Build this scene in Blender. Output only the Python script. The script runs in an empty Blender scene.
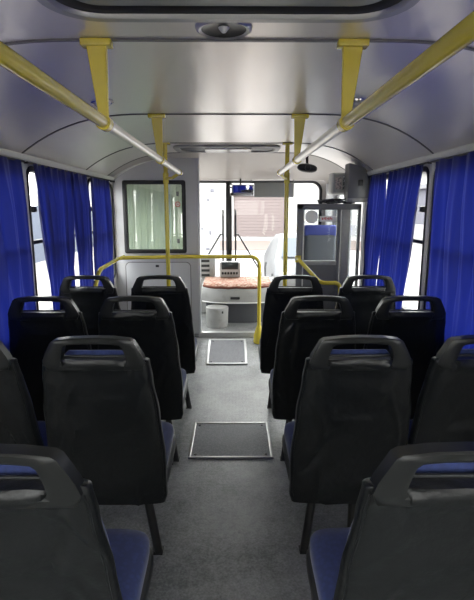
import bpy, bmesh, math, random
from mathutils import Vector, Matrix, noise
random.seed(7)
PI = math.pi
S = bpy.context.scene
C = bpy.context.collection

# ------------------------------------------------------------------ camera
CAM_H, PITCH, YAW, FPX = 1.42, math.radians(10.85), math.radians(0.48), 480.0
cam_d = bpy.data.cameras.new('camera'); cam = bpy.data.objects.new('camera', cam_d); C.objects.link(cam)
cam.location = (0, 0, CAM_H)
cam.rotation_euler = (PI/2 - PITCH, 0, -YAW)
cam_d.sensor_fit = 'VERTICAL'; cam_d.sensor_height = 36; cam_d.lens = FPX/600*36
cam_d.clip_start = 0.02; cam_d.clip_end = 300
S.camera = cam

# ------------------------------------------------------------------ world, exposure
W = bpy.data.worlds.new('world'); S.world = W; W.use_nodes = True
wn = W.node_tree; wn.nodes.clear()
wo = wn.nodes.new('ShaderNodeOutputWorld'); wb = wn.nodes.new('ShaderNodeBackground')
wt = wn.nodes.new('ShaderNodeTexCoord'); ws = wn.nodes.new('ShaderNodeSeparateXYZ'); wr = wn.nodes.new('ShaderNodeValToRGB')
wn.links.new(wt.outputs['Generated'], ws.inputs[0]); wn.links.new(ws.outputs['Z'], wr.inputs[0])
wr.color_ramp.elements[0].position = 0.0; wr.color_ramp.elements[0].color = (1.0, 0.975, 0.93, 1)
wr.color_ramp.elements[1].position = 1.0; wr.color_ramp.elements[1].color = (0.95, 0.95, 0.97, 1)
wn.links.new(wr.outputs[0], wb.inputs[0]); wn.links.new(wb.outputs[0], wo.inputs[0])
wb.inputs[1].default_value = 6.0
S.view_settings.view_transform = 'Standard'; S.view_settings.look = 'None'
S.view_settings.gamma = 1; S.view_settings.use_curve_mapping = False
S.view_settings.exposure = 0.95

# ------------------------------------------------------------------ materials
def mat(name, col, rough=.5, metal=0, bump=None, var=None, coat=0, spec=.5, sheen=0):
    m = bpy.data.materials.new(name); m.use_nodes = True; nt = m.node_tree
    p = nt.nodes['Principled BSDF']
    p.inputs['Base Color'].default_value = (*col, 1); p.inputs['Roughness'].default_value = rough
    p.inputs['Metallic'].default_value = metal; p.inputs['Coat Weight'].default_value = coat
    p.inputs['Specular IOR Level'].default_value = spec; p.inputs['Sheen Weight'].default_value = sheen
    tc = nt.nodes.new('ShaderNodeTexCoord')
    if var:      # (scale, second colour, low, high)
        n = nt.nodes.new('ShaderNodeTexNoise'); n.inputs['Scale'].default_value = var[0]; n.inputs['Detail'].default_value = 6
        r = nt.nodes.new('ShaderNodeValToRGB'); r.color_ramp.elements[0].position = var[2]; r.color_ramp.elements[1].position = var[3]
        r.color_ramp.elements[0].color = (*col, 1); r.color_ramp.elements[1].color = (*var[1], 1)
        nt.links.new(tc.outputs['Object'], n.inputs['Vector']); nt.links.new(n.outputs['Fac'], r.inputs[0])
        nt.links.new(r.outputs[0], p.inputs['Base Color'])
    if bump:     # (scale, strength, distance)
        n = nt.nodes.new('ShaderNodeTexNoise'); n.inputs['Scale'].default_value = bump[0]; n.inputs['Detail'].default_value = 4
        b = nt.nodes.new('ShaderNodeBump'); b.inputs['Strength'].default_value = bump[1]; b.inputs['Distance'].default_value = bump[2]
        nt.links.new(tc.outputs['Object'], n.inputs['Vector']); nt.links.new(n.outputs['Fac'], b.inputs['Height'])
        nt.links.new(b.outputs[0], p.inputs['Normal'])
    return m
def glass_mat(name, tint=(.95,.97,.97), gloss=.02, rough=.0):
    m = bpy.data.materials.new(name); m.use_nodes = True; nt = m.node_tree; nt.nodes.clear()
    o = nt.nodes.new('ShaderNodeOutputMaterial'); t = nt.nodes.new('ShaderNodeBsdfTransparent'); g = nt.nodes.new('ShaderNodeBsdfGlossy')
    x = nt.nodes.new('ShaderNodeMixShader'); f = nt.nodes.new('ShaderNodeFresnel'); f.inputs[0].default_value = 1.45
    mu = nt.nodes.new('ShaderNodeMath'); mu.operation = 'MULTIPLY_ADD'; mu.inputs[1].default_value = 1.0; mu.inputs[2].default_value = gloss-.04
    t.inputs[0].default_value = (*tint, 1); g.inputs['Roughness'].default_value = rough
    ge = nt.nodes.new('ShaderNodeNewGeometry'); iv = nt.nodes.new('ShaderNodeMath'); iv.operation = 'SUBTRACT'; iv.inputs[0].default_value = 1
    m2 = nt.nodes.new('ShaderNodeMath'); m2.operation = 'MULTIPLY'
    nt.links.new(ge.outputs['Backfacing'], iv.inputs[1]); nt.links.new(f.outputs[0], mu.inputs[0])
    nt.links.new(mu.outputs[0], m2.inputs[0]); nt.links.new(iv.outputs[0], m2.inputs[1]); nt.links.new(m2.outputs[0], x.inputs[0])
    nt.links.new(t.outputs[0], x.inputs[1]); nt.links.new(g.outputs[0], x.inputs[2]); nt.links.new(x.outputs[0], o.inputs[0])
    return m
def cloth_mat(name, col, trans, tcol, weave=900, facf=.4):
    m = bpy.data.materials.new(name); m.use_nodes = True; nt = m.node_tree
    p = nt.nodes['Principled BSDF']; o = nt.nodes['Material Output']
    p.inputs['Base Color'].default_value = (*col, 1); p.inputs['Roughness'].default_value = .6
    p.inputs['Sheen Weight'].default_value = .1
    t = nt.nodes.new('ShaderNodeBsdfTranslucent'); t.inputs[0].default_value = (*tcol, 1)
    x = nt.nodes.new('ShaderNodeMixShader'); x.inputs[0].default_value = trans
    nt.links.new(p.outputs[0], x.inputs[1]); nt.links.new(t.outputs[0], x.inputs[2]); nt.links.new(x.outputs[0], o.inputs[0])
    return m

def floor_mat():
    m = mat('floor_rubber', (.2,.2,.2), .42); nt = m.node_tree; p = nt.nodes['Principled BSDF']
    L = nt.links.new; tc = nt.nodes.new('ShaderNodeTexCoord')
    n1 = nt.nodes.new('ShaderNodeTexNoise'); n1.inputs['Scale'].default_value = 4; n1.inputs['Detail'].default_value = 7
    n2 = nt.nodes.new('ShaderNodeTexNoise'); n2.inputs['Scale'].default_value = 120; n2.inputs['Detail'].default_value = 3
    n3 = nt.nodes.new('ShaderNodeTexNoise'); n3.inputs['Scale'].default_value = 30; n3.inputs['Detail'].default_value = 5
    for n in (n1, n2, n3): L(tc.outputs['Object'], n.inputs['Vector'])
    a = nt.nodes.new('ShaderNodeMath'); a.operation = 'MULTIPLY_ADD'; L(n2.outputs[0], a.inputs[0]); a.inputs[1].default_value = .7; L(n1.outputs[0], a.inputs[2])
    b = nt.nodes.new('ShaderNodeMath'); b.operation = 'MULTIPLY_ADD'; L(n3.outputs[0], b.inputs[0]); b.inputs[1].default_value = .45; L(a.outputs[0], b.inputs[2])
    r = nt.nodes.new('ShaderNodeValToRGB'); sc = nt.nodes.new('ShaderNodeMath'); sc.operation = 'MULTIPLY'; sc.inputs[1].default_value = .5; L(b.outputs[0], sc.inputs[0]); L(sc.outputs[0], r.inputs[0])
    r.color_ramp.elements[0].position = .42; r.color_ramp.elements[0].color = (.13,.138,.134,1)
    r.color_ramp.elements[1].position = .68; r.color_ramp.elements[1].color = (.34,.345,.34,1)
    L(r.outputs[0], p.inputs['Base Color'])
    # small raised lozenge tread
    mp = nt.nodes.new('ShaderNodeMapping'); mp.inputs['Rotation'].default_value = (0,0,PI/4); mp.inputs['Scale'].default_value = (55,55,55)
    ck = nt.nodes.new('ShaderNodeTexChecker'); ck.inputs['Scale'].default_value = 1.0
    L(tc.outputs['Object'], mp.inputs[0]); L(mp.outputs[0], ck.inputs[0])
    bp = nt.nodes.new('ShaderNodeBump'); bp.inputs['Strength'].default_value = .35; bp.inputs['Distance'].default_value = .002
    L(ck.outputs['Fac'], bp.inputs['Height']); L(bp.outputs[0], p.inputs['Normal'])
    return m
def ceiling_mat():
    m = mat('brushed_ceiling', (.86,.82,.78), .31, .6); nt = m.node_tree; p = nt.nodes['Principled BSDF']; L = nt.links.new
    tc = nt.nodes.new('ShaderNodeTexCoord'); mp = nt.nodes.new('ShaderNodeMapping'); mp.inputs['Scale'].default_value = (3,.5,3)
    n = nt.nodes.new('ShaderNodeTexNoise'); n.inputs['Scale'].default_value = 1.6; n.inputs['Detail'].default_value = 3
    L(tc.outputs['Object'], mp.inputs[0]); L(mp.outputs[0], n.inputs[0])
    b = nt.nodes.new('ShaderNodeBump'); b.inputs['Strength'].default_value = .35; b.inputs['Distance'].default_value = .02
    L(n.outputs[0], b.inputs['Height'])
    n2 = nt.nodes.new('ShaderNodeTexNoise'); n2.inputs['Scale'].default_value = 260; n2.inputs['Detail'].default_value = 1
    L(tc.outputs['Object'], n2.inputs[0])
    b2 = nt.nodes.new('ShaderNodeBump'); b2.inputs['Strength'].default_value = .12; b2.inputs['Distance'].default_value = .001
    L(n2.outputs[0], b2.inputs['Height']); L(b.outputs[0], b2.inputs['Normal']); L(b2.outputs[0], p.inputs['Normal'])
    return m
def leather_mat():
    m = mat('black_leatherette', (.006,.007,.0075), .28, spec=.34); nt = m.node_tree; p = nt.nodes['Principled BSDF']; L = nt.links.new
    tc = nt.nodes.new('ShaderNodeTexCoord')
    n = nt.nodes.new('ShaderNodeTexNoise'); n.inputs['Scale'].default_value = 9; n.inputs['Detail'].default_value = 5
    n2 = nt.nodes.new('ShaderNodeTexNoise'); n2.inputs['Scale'].default_value = 300
    L(tc.outputs['Object'], n.inputs[0]); L(tc.outputs['Object'], n2.inputs[0])
    b = nt.nodes.new('ShaderNodeBump'); b.inputs['Strength'].default_value = .7; b.inputs['Distance'].default_value = .014
    b2 = nt.nodes.new('ShaderNodeBump'); b2.inputs['Strength'].default_value = .15; b2.inputs['Distance'].default_value = .0006
    L(n.outputs[0], b.inputs['Height']); L(n2.outputs[0], b2.inputs['Height']); L(b.outputs[0], b2.inputs['Normal']); L(b2.outputs[0], p.inputs['Normal'])
    r = nt.nodes.new('ShaderNodeMapRange'); r.inputs[3].default_value = .26; r.inputs[4].default_value = .42
    L(n.outputs[0], r.inputs[0]); L(r.outputs[0], p.inputs['Roughness'])
    return m
def fabric_mat(name, a, b_, sc=70):
    m = mat(name, a, .85, sheen=.2); nt = m.node_tree; p = nt.nodes['Principled BSDF']; L = nt.links.new
    tc = nt.nodes.new('ShaderNodeTexCoord'); v = nt.nodes.new('ShaderNodeTexVoronoi'); v.inputs['Scale'].default_value = sc
    r = nt.nodes.new('ShaderNodeValToRGB'); r.color_ramp.elements[0].position = .25; r.color_ramp.elements[1].position = .6
    r.color_ramp.elements[0].color = (*b_,1); r.color_ramp.elements[1].color = (*a,1)
    L(tc.outputs['Object'], v.inputs[0]); L(v.outputs['Distance'], r.inputs[0]); L(r.outputs[0], p.inputs['Base Color'])
    return m
def blanket_mat():
    m = mat('blanket_print', (.6,.2,.1), .9); nt = m.node_tree; p = nt.nodes['Principled BSDF']; L = nt.links.new
    tc = nt.nodes.new('ShaderNodeTexCoord'); n = nt.nodes.new('ShaderNodeTexNoise'); n.inputs['Scale'].default_value = 22; n.inputs['Detail'].default_value = 4
    n.inputs['Distortion'].default_value = 1.5
    r = nt.nodes.new('ShaderNodeValToRGB'); e = r.color_ramp.elements
    e[0].position = .38; e[0].color = (.21,.085,.05,1); e[1].position = .62; e[1].color = (.42,.33,.27,1)
    q = e.new(.5); q.color = (.35,.18,.12,1)
    L(tc.outputs['Object'], n.inputs[0]); L(n.outputs[0], r.inputs[0]); L(r.outputs[0], p.inputs['Base Color'])
    return m
M = dict(
 floor=floor_mat(), ceil=ceiling_mat(), leather=leather_mat(),
 handle=mat('seat_handle_plastic', (.009,.010,.010), .36, spec=.4, bump=(350,.12,.0008)),
 shell=mat('seat_shell_plastic', (.015,.016,.018), .45),
 seatblue=fabric_mat('blue_seat_fabric', (.012,.024,.10), (.017,.031,.13)),
 leg=mat('black_leg_paint', (.012,.012,.012), .35),
 curtain=cloth_mat('blue_curtain', (.007,.010,.088), .36, (.007,.013,.135)),
 cabcurtain=cloth_mat('pale_curtain', (.50,.55,.46), .3, (.6,.66,.55)),
 yellow=mat('yellow_paint', (.66,.53,.05), .25, coat=.5, bump=(40,.05,.001)),
 silver=mat('satin_steel', (.72,.70,.66), .28, .8),
 chrome=mat('chrome', (.8,.8,.8), .12, 1),
 alu=mat('aluminium_edging', (.50,.50,.49), .4, .7, bump=(60,.1,.001)),
 wall=mat('cream_wall_laminate', (.60,.59,.56), .45),
 trim=mat('pale_trim', (.66,.66,.63), .4),
 joint=mat('grey_joint_strip', (.17,.16,.16), .4, .4),
 gasket=mat('black_rubber', (.012,.012,.013), .55),
 glass=glass_mat('window_glass'),
 cabglass=glass_mat('cab_window_glass', (.86,.90,.86), .14),
 lilac=mat('grey_cab_panel', (.42,.42,.43), .38, bump=(90,.05,.001)),
 lilac2=mat('pale_grey_cab_panel', (.50,.505,.52), .4),
 grey=mat('mid_grey_plastic', (.14,.143,.148), .5, bump=(120,.08,.001)),
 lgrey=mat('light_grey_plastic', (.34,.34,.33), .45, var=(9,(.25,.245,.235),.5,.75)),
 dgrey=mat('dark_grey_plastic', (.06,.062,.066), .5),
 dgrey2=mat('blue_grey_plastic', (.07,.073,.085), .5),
 black=mat('black_plastic', (.01,.01,.011), .35),
 screen=mat('dark_screen', (.02,.025,.028), .1),
 white=mat('white_plastic', (.75,.75,.73), .4),
 red=mat('red_print', (.55,.03,.03), .5),
 mirror=mat('mirror_glass', (.9,.9,.92), .02, 1),
 headliner=mat('front_headliner', (.40,.375,.35), .5, .1),
 blanket=blanket_mat(),
 blanketedge=mat('blanket_dark_edge', (.12,.035,.02), .9),
 seatgrey=mat('charcoal_seat_cloth', (.05,.055,.065), .8),
 rubbermat=mat('ribbed_mat', (.13,.135,.15), .6, var=(120,(.2,.2,.21),.45,.6), bump=(140,.4,.002)),
 hatchpanel=mat('hatch_panel', (.30,.32,.30), .3, .3),
 lens=mat('lamp_lens', (.60,.60,.57), .2),
 ground=mat('packed_ground', (.21,.19,.175), .9, var=(.35,(.32,.30,.29),.35,.65)),
 redground=mat('red_paving', (.085,.058,.048), .9),
 plaster=mat('white_plaster', (.30,.295,.29), .9, var=(1.2,(.24,.235,.23),.4,.7)),
 pink=mat('pink_plaster', (.16,.12,.115), .9),
 garage=mat('garage_door_paint', (.125,.098,.095), .6),
 garage2=mat('garage_slat_groove', (.10,.08,.078), .7),
 fence=mat('blue_grey_sheet', (.055,.07,.10), .6),
 lwall=mat('lilac_grey_render', (.10,.10,.12), .8),
 roofm=mat('grey_roofing', (.15,.15,.16), .8),
 car=mat('silver_car_paint', (.07,.072,.076), .5, 0),
 tyre=mat('tyre', (.02,.02,.02), .8),
 darkglass=mat('dark_car_glass', (.04,.05,.06), .05),
)

# ------------------------------------------------------------------ mesh helpers
def smooth_bm(bm, ang=40):
    for f in bm.faces: f.smooth = True
    for e in bm.edges:
        if len(e.link_faces) == 2 and e.calc_face_angle(0) > math.radians(ang): e.smooth = False
def obj(name, bm, m, parent=None, smooth=True, **props):
    bmesh.ops.recalc_face_normals(bm, faces=bm.faces) if not props.pop('keepn', False) else None
    if smooth: smooth_bm(bm)
    me = bpy.data.meshes.new(name)
    if parent is not None:
        off = Vector((0,0,0)); q = parent
        while q is not None: off += q.location; q = q.parent
    else:
        vs = [v.co for v in bm.verts]
        off = Vector(((min(v.x for v in vs)+max(v.x for v in vs))/2, (min(v.y for v in vs)+max(v.y for v in vs))/2, min(v.z for v in vs)))
    bmesh.ops.translate(bm, verts=bm.verts, vec=-off)
    bm.to_mesh(me); bm.free(); me.materials.append(m)
    o = bpy.data.objects.new(name, me); C.objects.link(o)
    if parent is not None: o.parent = parent
    else: o.location = off
    for k, v in props.items(): o[k] = v
    return o
def thing(name, label, cat, loc=(0,0,0), group=None):
    o = bpy.data.objects.new(name, None); C.objects.link(o); o.location = loc; o.empty_display_size = .1
    o['label'] = label; o['category'] = cat
    if group: o['group'] = group
    return o
def tag(o, label, cat, group=None, kind=None):
    o['label'] = label; o['category'] = cat
    if group: o['group'] = group
    if kind: o['kind'] = kind
    return o
def struct(name, bm, m, parent=None, **k):
    o = obj(name, bm, m, parent, **k)
    if parent is None: o['kind'] = 'structure'
    return o
def structroot(name, loc):
    o = bpy.data.objects.new(name, None); C.objects.link(o); o.location = loc; o['kind'] = 'structure'; return o
def B(): return bmesh.new()
def box(bm, x0, x1, y0, y1, z0, z1, bev=0, seg=2, rot=None, about=None):
    r = bmesh.ops.create_cube(bm, size=1); vs = r['verts']
    bmesh.ops.scale(bm, vec=(abs(x1-x0), abs(y1-y0), abs(z1-z0)), verts=vs)
    if bev:
        es = list({e for v in vs for e in v.link_edges})
        rr = bmesh.ops.bevel(bm, geom=es, offset=bev, segments=seg, affect='EDGES', profile=.5)
        vs = list(set(rr['verts']) | {v for v in vs if v.is_valid})
    c = Vector(((x0+x1)/2, (y0+y1)/2, (z0+z1)/2))
    bmesh.ops.translate(bm, verts=vs, vec=c)
    if rot: bmesh.ops.rotate(bm, verts=vs, cent=about or c, matrix=rot)
    return vs
def tube(bm, pts, r, n=12, caps=True, closed=False):
    pts = [Vector(p) for p in pts]; rings = []; N = len(pts); up = None
    for i, p in enumerate(pts):
        if closed: t = (pts[(i+1) % N]-pts[i-1]).normalized()
        else: t = (pts[min(i+1, N-1)]-pts[max(i-1, 0)]).normalized()
        if up is None:
            up = t.cross(Vector((0,0,1)) if abs(t.z) < .9 else Vector((1,0,0))).normalized()
        up = (up - t*up.dot(t)).normalized(); s = t.cross(up)
        rr = r[i] if isinstance(r, (list, tuple)) else r
        rings.append([bm.verts.new(p + rr*(math.cos(a)*up+math.sin(a)*s)) for a in [2*PI*k/n for k in range(n)]])
    m = N if closed else N-1
    for i in range(m):
        A, D = rings[i], rings[(i+1) % N]
        for k in range(n): bm.faces.new((A[k], A[(k+1) % n], D[(k+1) % n], D[k]))
    if caps and not closed:
        bm.faces.new(rings[0][::-1]); bm.faces.new(rings[-1])
def arcpts(pts, rad, seg=6):
    """polyline with rounded corners"""
    pts = [Vector(p) for p in pts]; out = [pts[0]]
    for i in range(1, len(pts)-1):
        a, b, c = pts[i-1], pts[i], pts[i+1]
        u = (a-b).normalized(); v = (c-b).normalized(); r = min(rad, (a-b).length*.45, (c-b).length*.45)
        p0, p2 = b+u*r, b+v*r
        for k in range(seg+1):
            t = k/seg; out.append(p0*(1-t)**2 + b*2*t*(1-t) + p2*t*t)
    out.append(pts[-1]); return out
def rrect(u0, u1, v0, v1, r, seg=6):
    out = []
    for cu, cv, a0 in ((u1-r, v1-r, 0), (u0+r, v1-r, PI/2), (u0+r, v0+r, PI), (u1-r, v0+r, 1.5*PI)):
        for k in range(seg+1):
            a = a0+PI/2*k/seg; out.append((cu+r*math.cos(a), cv+r*math.sin(a)))
    return out
def rings_mesh(bm, rings, closed=True):
    vr = [[bm.verts.new(p) for p in R] for R in rings]; n = len(vr[0]); m = len(vr)
    for i in range(m if closed else m-1):
        A, D = vr[i], vr[(i+1) % m]
        for k in range(n): bm.faces.new((A[k], A[(k+1) % n], D[(k+1) % n], D[k]))
    return vr
def plane_map(axis, w):
    """2-D (u,v) -> 3-D. axis 'x': u=y,v=z at x=w ; 'y': u=x,v=z at y=w ; 'z': u=x,v=y at z=w"""
    if axis == 'x': return lambda u, v, d=0: (w+d, u, v)
    if axis == 'y': return lambda u, v, d=0: (u, w+d, v)
    return lambda u, v, d=0: (u, v, w+d)
def ringframe(bm, outer, inner, axis, w, d0, d1, b=0.003):
    P = plane_map(axis, w)
    def lerp(A, D, t): return [(a[0]+(d[0]-a[0])*t, a[1]+(d[1]-a[1])*t) for a, d in zip(A, D)]
    e = .18
    oi, io = lerp(outer, inner, e), lerp(inner, outer, e)
    s = 1 if d1 > d0 else -1
    R = [[P(u,v,d0+s*b) for u,v in outer], [P(u,v,d0) for u,v in oi], [P(u,v,d0) for u,v in io], [P(u,v,d0+s*b) for u,v in inner],
         [P(u,v,d1-s*b) for u,v in inner], [P(u,v,d1) for u,v in io], [P(u,v,d1) for u,v in oi], [P(u,v,d1-s*b) for u,v in outer]]
    rings_mesh(bm, R)
def prism(bm, outline, axis, w0, w1):
    P = plane_map(axis, 0)
    a = [bm.verts.new(P(u,v,w0)) for u,v in outline]; b = [bm.verts.new(P(u,v,w1)) for u,v in outline]; n = len(a)
    bm.faces.new(a); bm.faces.new(b[::-1])
    for k in range(n): bm.faces.new((a[k], b[k], b[(k+1) % n], a[(k+1) % n]))
def lathe(bm, prof, cx, cy, n=28, M_=None):
    """prof: (r, z) list"""
    rings = []
    for r, z in prof:
        rings.append([Vector((cx+r*math.cos(2*PI*k/n), cy+r*math.sin(2*PI*k/n), z)) for k in range(n)])
    if M_: rings = [[M_ @ p for p in R] for R in rings]
    rings_mesh(bm, rings, closed=False)
def outer_match(inner, u0, u1, v0, v1):
    """project the points of a rounded hole onto the enclosing rectangle"""
    cu, cv = (u0+u1)/2, (v0+v1)/2; hu, hv = (u1-u0)/2, (v1-v0)/2
    iu = max(abs(p[0]-cu) for p in inner); iv = max(abs(p[1]-cv) for p in inner); out = []
    n = len(inner)//4
    for i, (u, v) in enumerate(inner):
        q, k = divmod(i, n); a = q*PI/2 + PI/2*k/(n-1)
        t = k/(n-1)
        du = (u-cu)/iu; dv = (v-cv)/iv
        # corner points fold onto the rectangle corner
        su = 1 if du > 0 else -1; sv = 1 if dv > 0 else -1
        if q % 2 == 0:   # starts on u side, ends on v side
            if t < .5: out.append((cu+su*hu, v + (cv+sv*hv-v)*(t*2)))
            else: out.append((u+(cu+su*hu-u)*(2-2*t), cv+sv*hv))
        else:
            if t < .5: out.append((u+(cu+su*hu-u)*(t*2), cv+sv*hv))
            else: out.append((cu+su*hu, v+(cv+sv*hv-v)*(2-2*t)))
    return out

# ------------------------------------------------------------------ the bus shell
XL, XR, HC = -1.19, 1.14, 1.925
Y0, YF = -1.45, 5.92
J = [-0.77, 0.41, 1.59, 2.77, 3.95]      # pillar / ceiling joint stations
def zc(x):
    a = max(0, abs(x)-.45)/(.74 if x < 0 else .69)
    return HC - .225*min(a, 1.02)**2.6
xs = [XL + (XR-XL)*k/40 for k in range(41)]

# floor with a gentle ramp towards the front platform
bm = B()
prof = [(Y0,0), (4.20,0), (4.86,.09), (4.87,.09)]
for i in range(3):
    y0, z0 = prof[i]; y1, z1 = prof[i+1]
    vs = [bm.verts.new(p) for p in ((XL,y0,z0),(XR,y0,z0),(XR,y1,z1),(XL,y1,z1))]; bm.faces.new(vs)
    vs = [bm.verts.new(p) for p in ((XL,y0,-.08),(XR,y0,-.08),(XR,y1,-.08),(XL,y1,-.08))]; bm.faces.new(vs)
bmesh.ops.remove_doubles(bm, verts=bm.verts, dist=1e-5)
struct('floor', bm, M['floor'], keepn=True, smooth=False)
bm = B(); box(bm, XL, .62, 4.87, YF-.02, -.08, .135); struct('floor_platform', bm, M['floor'])
bm = B(); box(bm, .62, XR, 4.87, YF-.02, -.42, -.36); struct('floor_entrance', bm, M['floor'])
bm = B(); box(bm, -.36, .62, 4.855, 4.915, .126, .146, .004); box(bm, -.36, .62, 4.855, 4.868, .09, .13, .003)
struct('trim_1', bm, M['alu'])

# ceiling
bm = B(); ys = [Y0] + J + [4.62]
for s in (0, .03):
    g = [[bm.verts.new((x, y, zc(x)+s)) for x in xs] for y in ys]
    for i in range(len(ys)-1):
        for k in range(40): bm.faces.new((g[i][k], g[i+1][k], g[i+1][k+1], g[i][k+1]))
struct('ceiling', bm, M['ceil'], keepn=True)
# front headliner, dropping to the windscreen header
bm = B(); hp = [(4.62, 0), (4.75, -.015), (5.1, -.06), (5.5, -.11), (YF-.03, -.165)]
for s in (0, .03):
    g = [[bm.verts.new((x, y, zc(x)*(1-t)+min(zc(x), 1.752)*t + s)) for x in xs] for (y, d), t in zip(hp, (0,.08,.35,.68,1))]
    for i in range(len(hp)-1):
        for k in range(40): bm.faces.new((g[i][k], g[i+1][k], g[i+1][k+1], g[i][k+1]))
struct('ceiling_front', bm, M['headliner'], keepn=True)
# joint strips
for n_, y in enumerate(J + [4.62]):
    bm = B(); R = []
    for x in xs:
        z = zc(x); R.append([(x, y-.009, z), (x, y-.006, z-.005), (x, y+.006, z-.005), (x, y+.009, z)])
    rings_mesh(bm, R, closed=False); struct('trim_%d' % (n_+2), bm, M['joint'])
JW = [j+.05 for j in J]
# side walls made of cells with rounded window openings
WZ0, WZ1 = .74, 1.655
def side(name, x, sgn, cells, low_end):
    ztop = 1.71
    bm = B(); yy = [c[0] for c in cells] + [cells[-1][1]]
    for (a, b, win) in cells:
        if win:
            inn = rrect(a+.035, b-.035, WZ0, WZ1, .075, 6)
            out = outer_match(inn, a, b, .60, ztop)
            P = plane_map('x', x)
            rings_mesh(bm, [[P(u,v,0) for u,v in out], [P(u,v,0) for u,v in inn], [P(u,v,sgn*.05) for u,v in inn], [P(u,v,sgn*.05) for u,v in out]])
        else:
            box(bm, x, x+sgn*.05, a, b, .60, ztop)
    box(bm, x, x+sgn*.05, cells[0][0], low_end, -.1, .60)
    struct(name, bm, M['wall'])
cellsL = [(Y0,JW[0],0), (JW[0],JW[1],1), (JW[1],JW[2],1), (JW[2],JW[3],1), (JW[3],JW[4],1), (JW[4],4.86,1), (4.86,YF,1)]
cellsR = [(Y0,JW[0],0), (JW[0],JW[1],1), (JW[1],JW[2],1), (JW[2],JW[3],1), (JW[3],JW[4],1), (JW[4],4.22,0)]
side('wall_left', XL, -1, cellsL, YF); side('wall_right', XR, 1, cellsR, 4.22)
wn_ = 0
def window(x, sgn, a, b):
    global wn_; wn_ += 1
    r = structroot('window_%d' % wn_, (x, (a+b)/2, WZ0))
    o = rrect(a+.028, b-.028, WZ0-.008, WZ1+.008, .082); i = rrect(a+.058, b-.058, WZ0+.022, WZ1-.022, .055)
    bm = B(); ringframe(bm, o, i, 'x', x, -sgn*.008, sgn*.045, .004); obj('window_frame', bm, M['gasket'], r)
    bm = B(); prism(bm, i, 'x', x+sgn*.022, x+sgn*.026); obj('pane', bm, M['glass'], r)
    bm = B(); box(bm, x+sgn*.0, x+sgn*.035, a+.05, b-.05, 1.205, 1.228, .004); obj('sash_bar', bm, M['gasket'], r)
    for yy in (a+.11, b-.11):
        bm = B(); box(bm, x-sgn*.012, x+sgn*.02, yy-.022, yy+.022, 1.395, 1.43, .006); obj('latch', bm, M['black'], r)
for a, b, w in cellsL:
    if w: window(XL, -1, a, b)
for a, b, w in cellsR:
    if w: window(XR, 1, a, b)
# cove trims above the windows, left and right
for nm, x, s, ye in (('trim_8', XL, 1, 4.84), ('trim_9', XR, -1, 4.84)):
    bm = B(); prism(bm, [(x, 1.678), (x+s*.018, 1.680), (x+s*.030, 1.692), (x+s*.038, 1.712), (x+s*.01,1.722), (x, 1.722)], 'y', Y0, ye); struct(nm, bm, M['trim'])
# pillar covers
k_ = 10
for x, s in ((XL, 1), (XR, -1)):
    for y in JW[2:]:
        if s < 0 and y > 3.9: continue
        bm = B(); prism(bm, [(y-.022, x-s*.002), (y-.017, x+s*.010), (y+.017, x+s*.010), (y+.022, x-s*.002)][::-1], 'z', .60, 1.70)
        for v in bm.verts: v.co = Vector((v.co.y, v.co.x, v.co.z))
        struct('trim_%d' % k_, bm, M['trim']); k_ += 1
# unseen rear wall, kept dark with a low window to dim the seat backs
bm = B(); inn = rrect(-.95, .9, 1.2, 1.65, .1); out = outer_match(inn, XL, XR, .6, 1.80); P = plane_map('y', Y0)
rings_mesh(bm, [[P(u,v,0) for u,v in out], [P(u,v,0) for u,v in inn], [P(u,v,-.05) for u,v in inn], [P(u,v,-.05) for u,v in out]])
box(bm, XL, XR, Y0-.05, Y0, -.1, .6); box(bm, XL+.12, XR-.12, Y0-.05, Y0, 1.80, HC+.02)
struct('wall_rear', bm, M['dgrey'])
r = structroot('window_20', (0, Y0, .9)); bm = B(); ringframe(bm, rrect(-.96,.91,1.19,1.66,.1), rrect(-.92,.87,1.23,1.62,.08), 'y', Y0, .008, -.045); obj('window_frame', bm, M['gasket'], r)
bm = B(); prism(bm, rrect(-.92,.87,1.23,1.62,.08), 'y', Y0-.026, Y0-.022); obj('pane', bm, M['glass'], r)
# front wall and windscreen
bm = B(); inn = rrect(XL+.07, XR-.07, .56, 1.735, .12, 8); out = outer_match(inn, XL, XR, .45, 1.80); P = plane_map('y', YF)
rings_mesh(bm, [[P(u,v,0) for u,v in out], [P(u,v,0) for u,v in inn], [P(u,v,.05) for u,v in inn], [P(u,v,.05) for u,v in out]])
box(bm, XL, XR, YF, YF+.05, -.45, .45)
struct('wall_front', bm, M['headliner'])
r = structroot('window_21', (0, YF, .56))
bm = B(); ringframe(bm, rrect(XL+.062, XR-.062, .552, 1.743, .125, 8), rrect(XL+.095, XR-.095, .58, 1.715, .10, 8), 'y', YF, -.01, .045, .004); obj('window_frame', bm, M['gasket'], r)
bm = B(); prism(bm, rrect(XL+.095, XR-.095, .58, 1.715, .10, 8), 'y', YF+.022, YF+.026); obj('pane', bm, M['glass'], r)
bm = B(); box(bm, -.085, -.012, YF-.03, YF+.04, .56, 1.74, .01); obj('divider', bm, M['black'], r)
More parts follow.
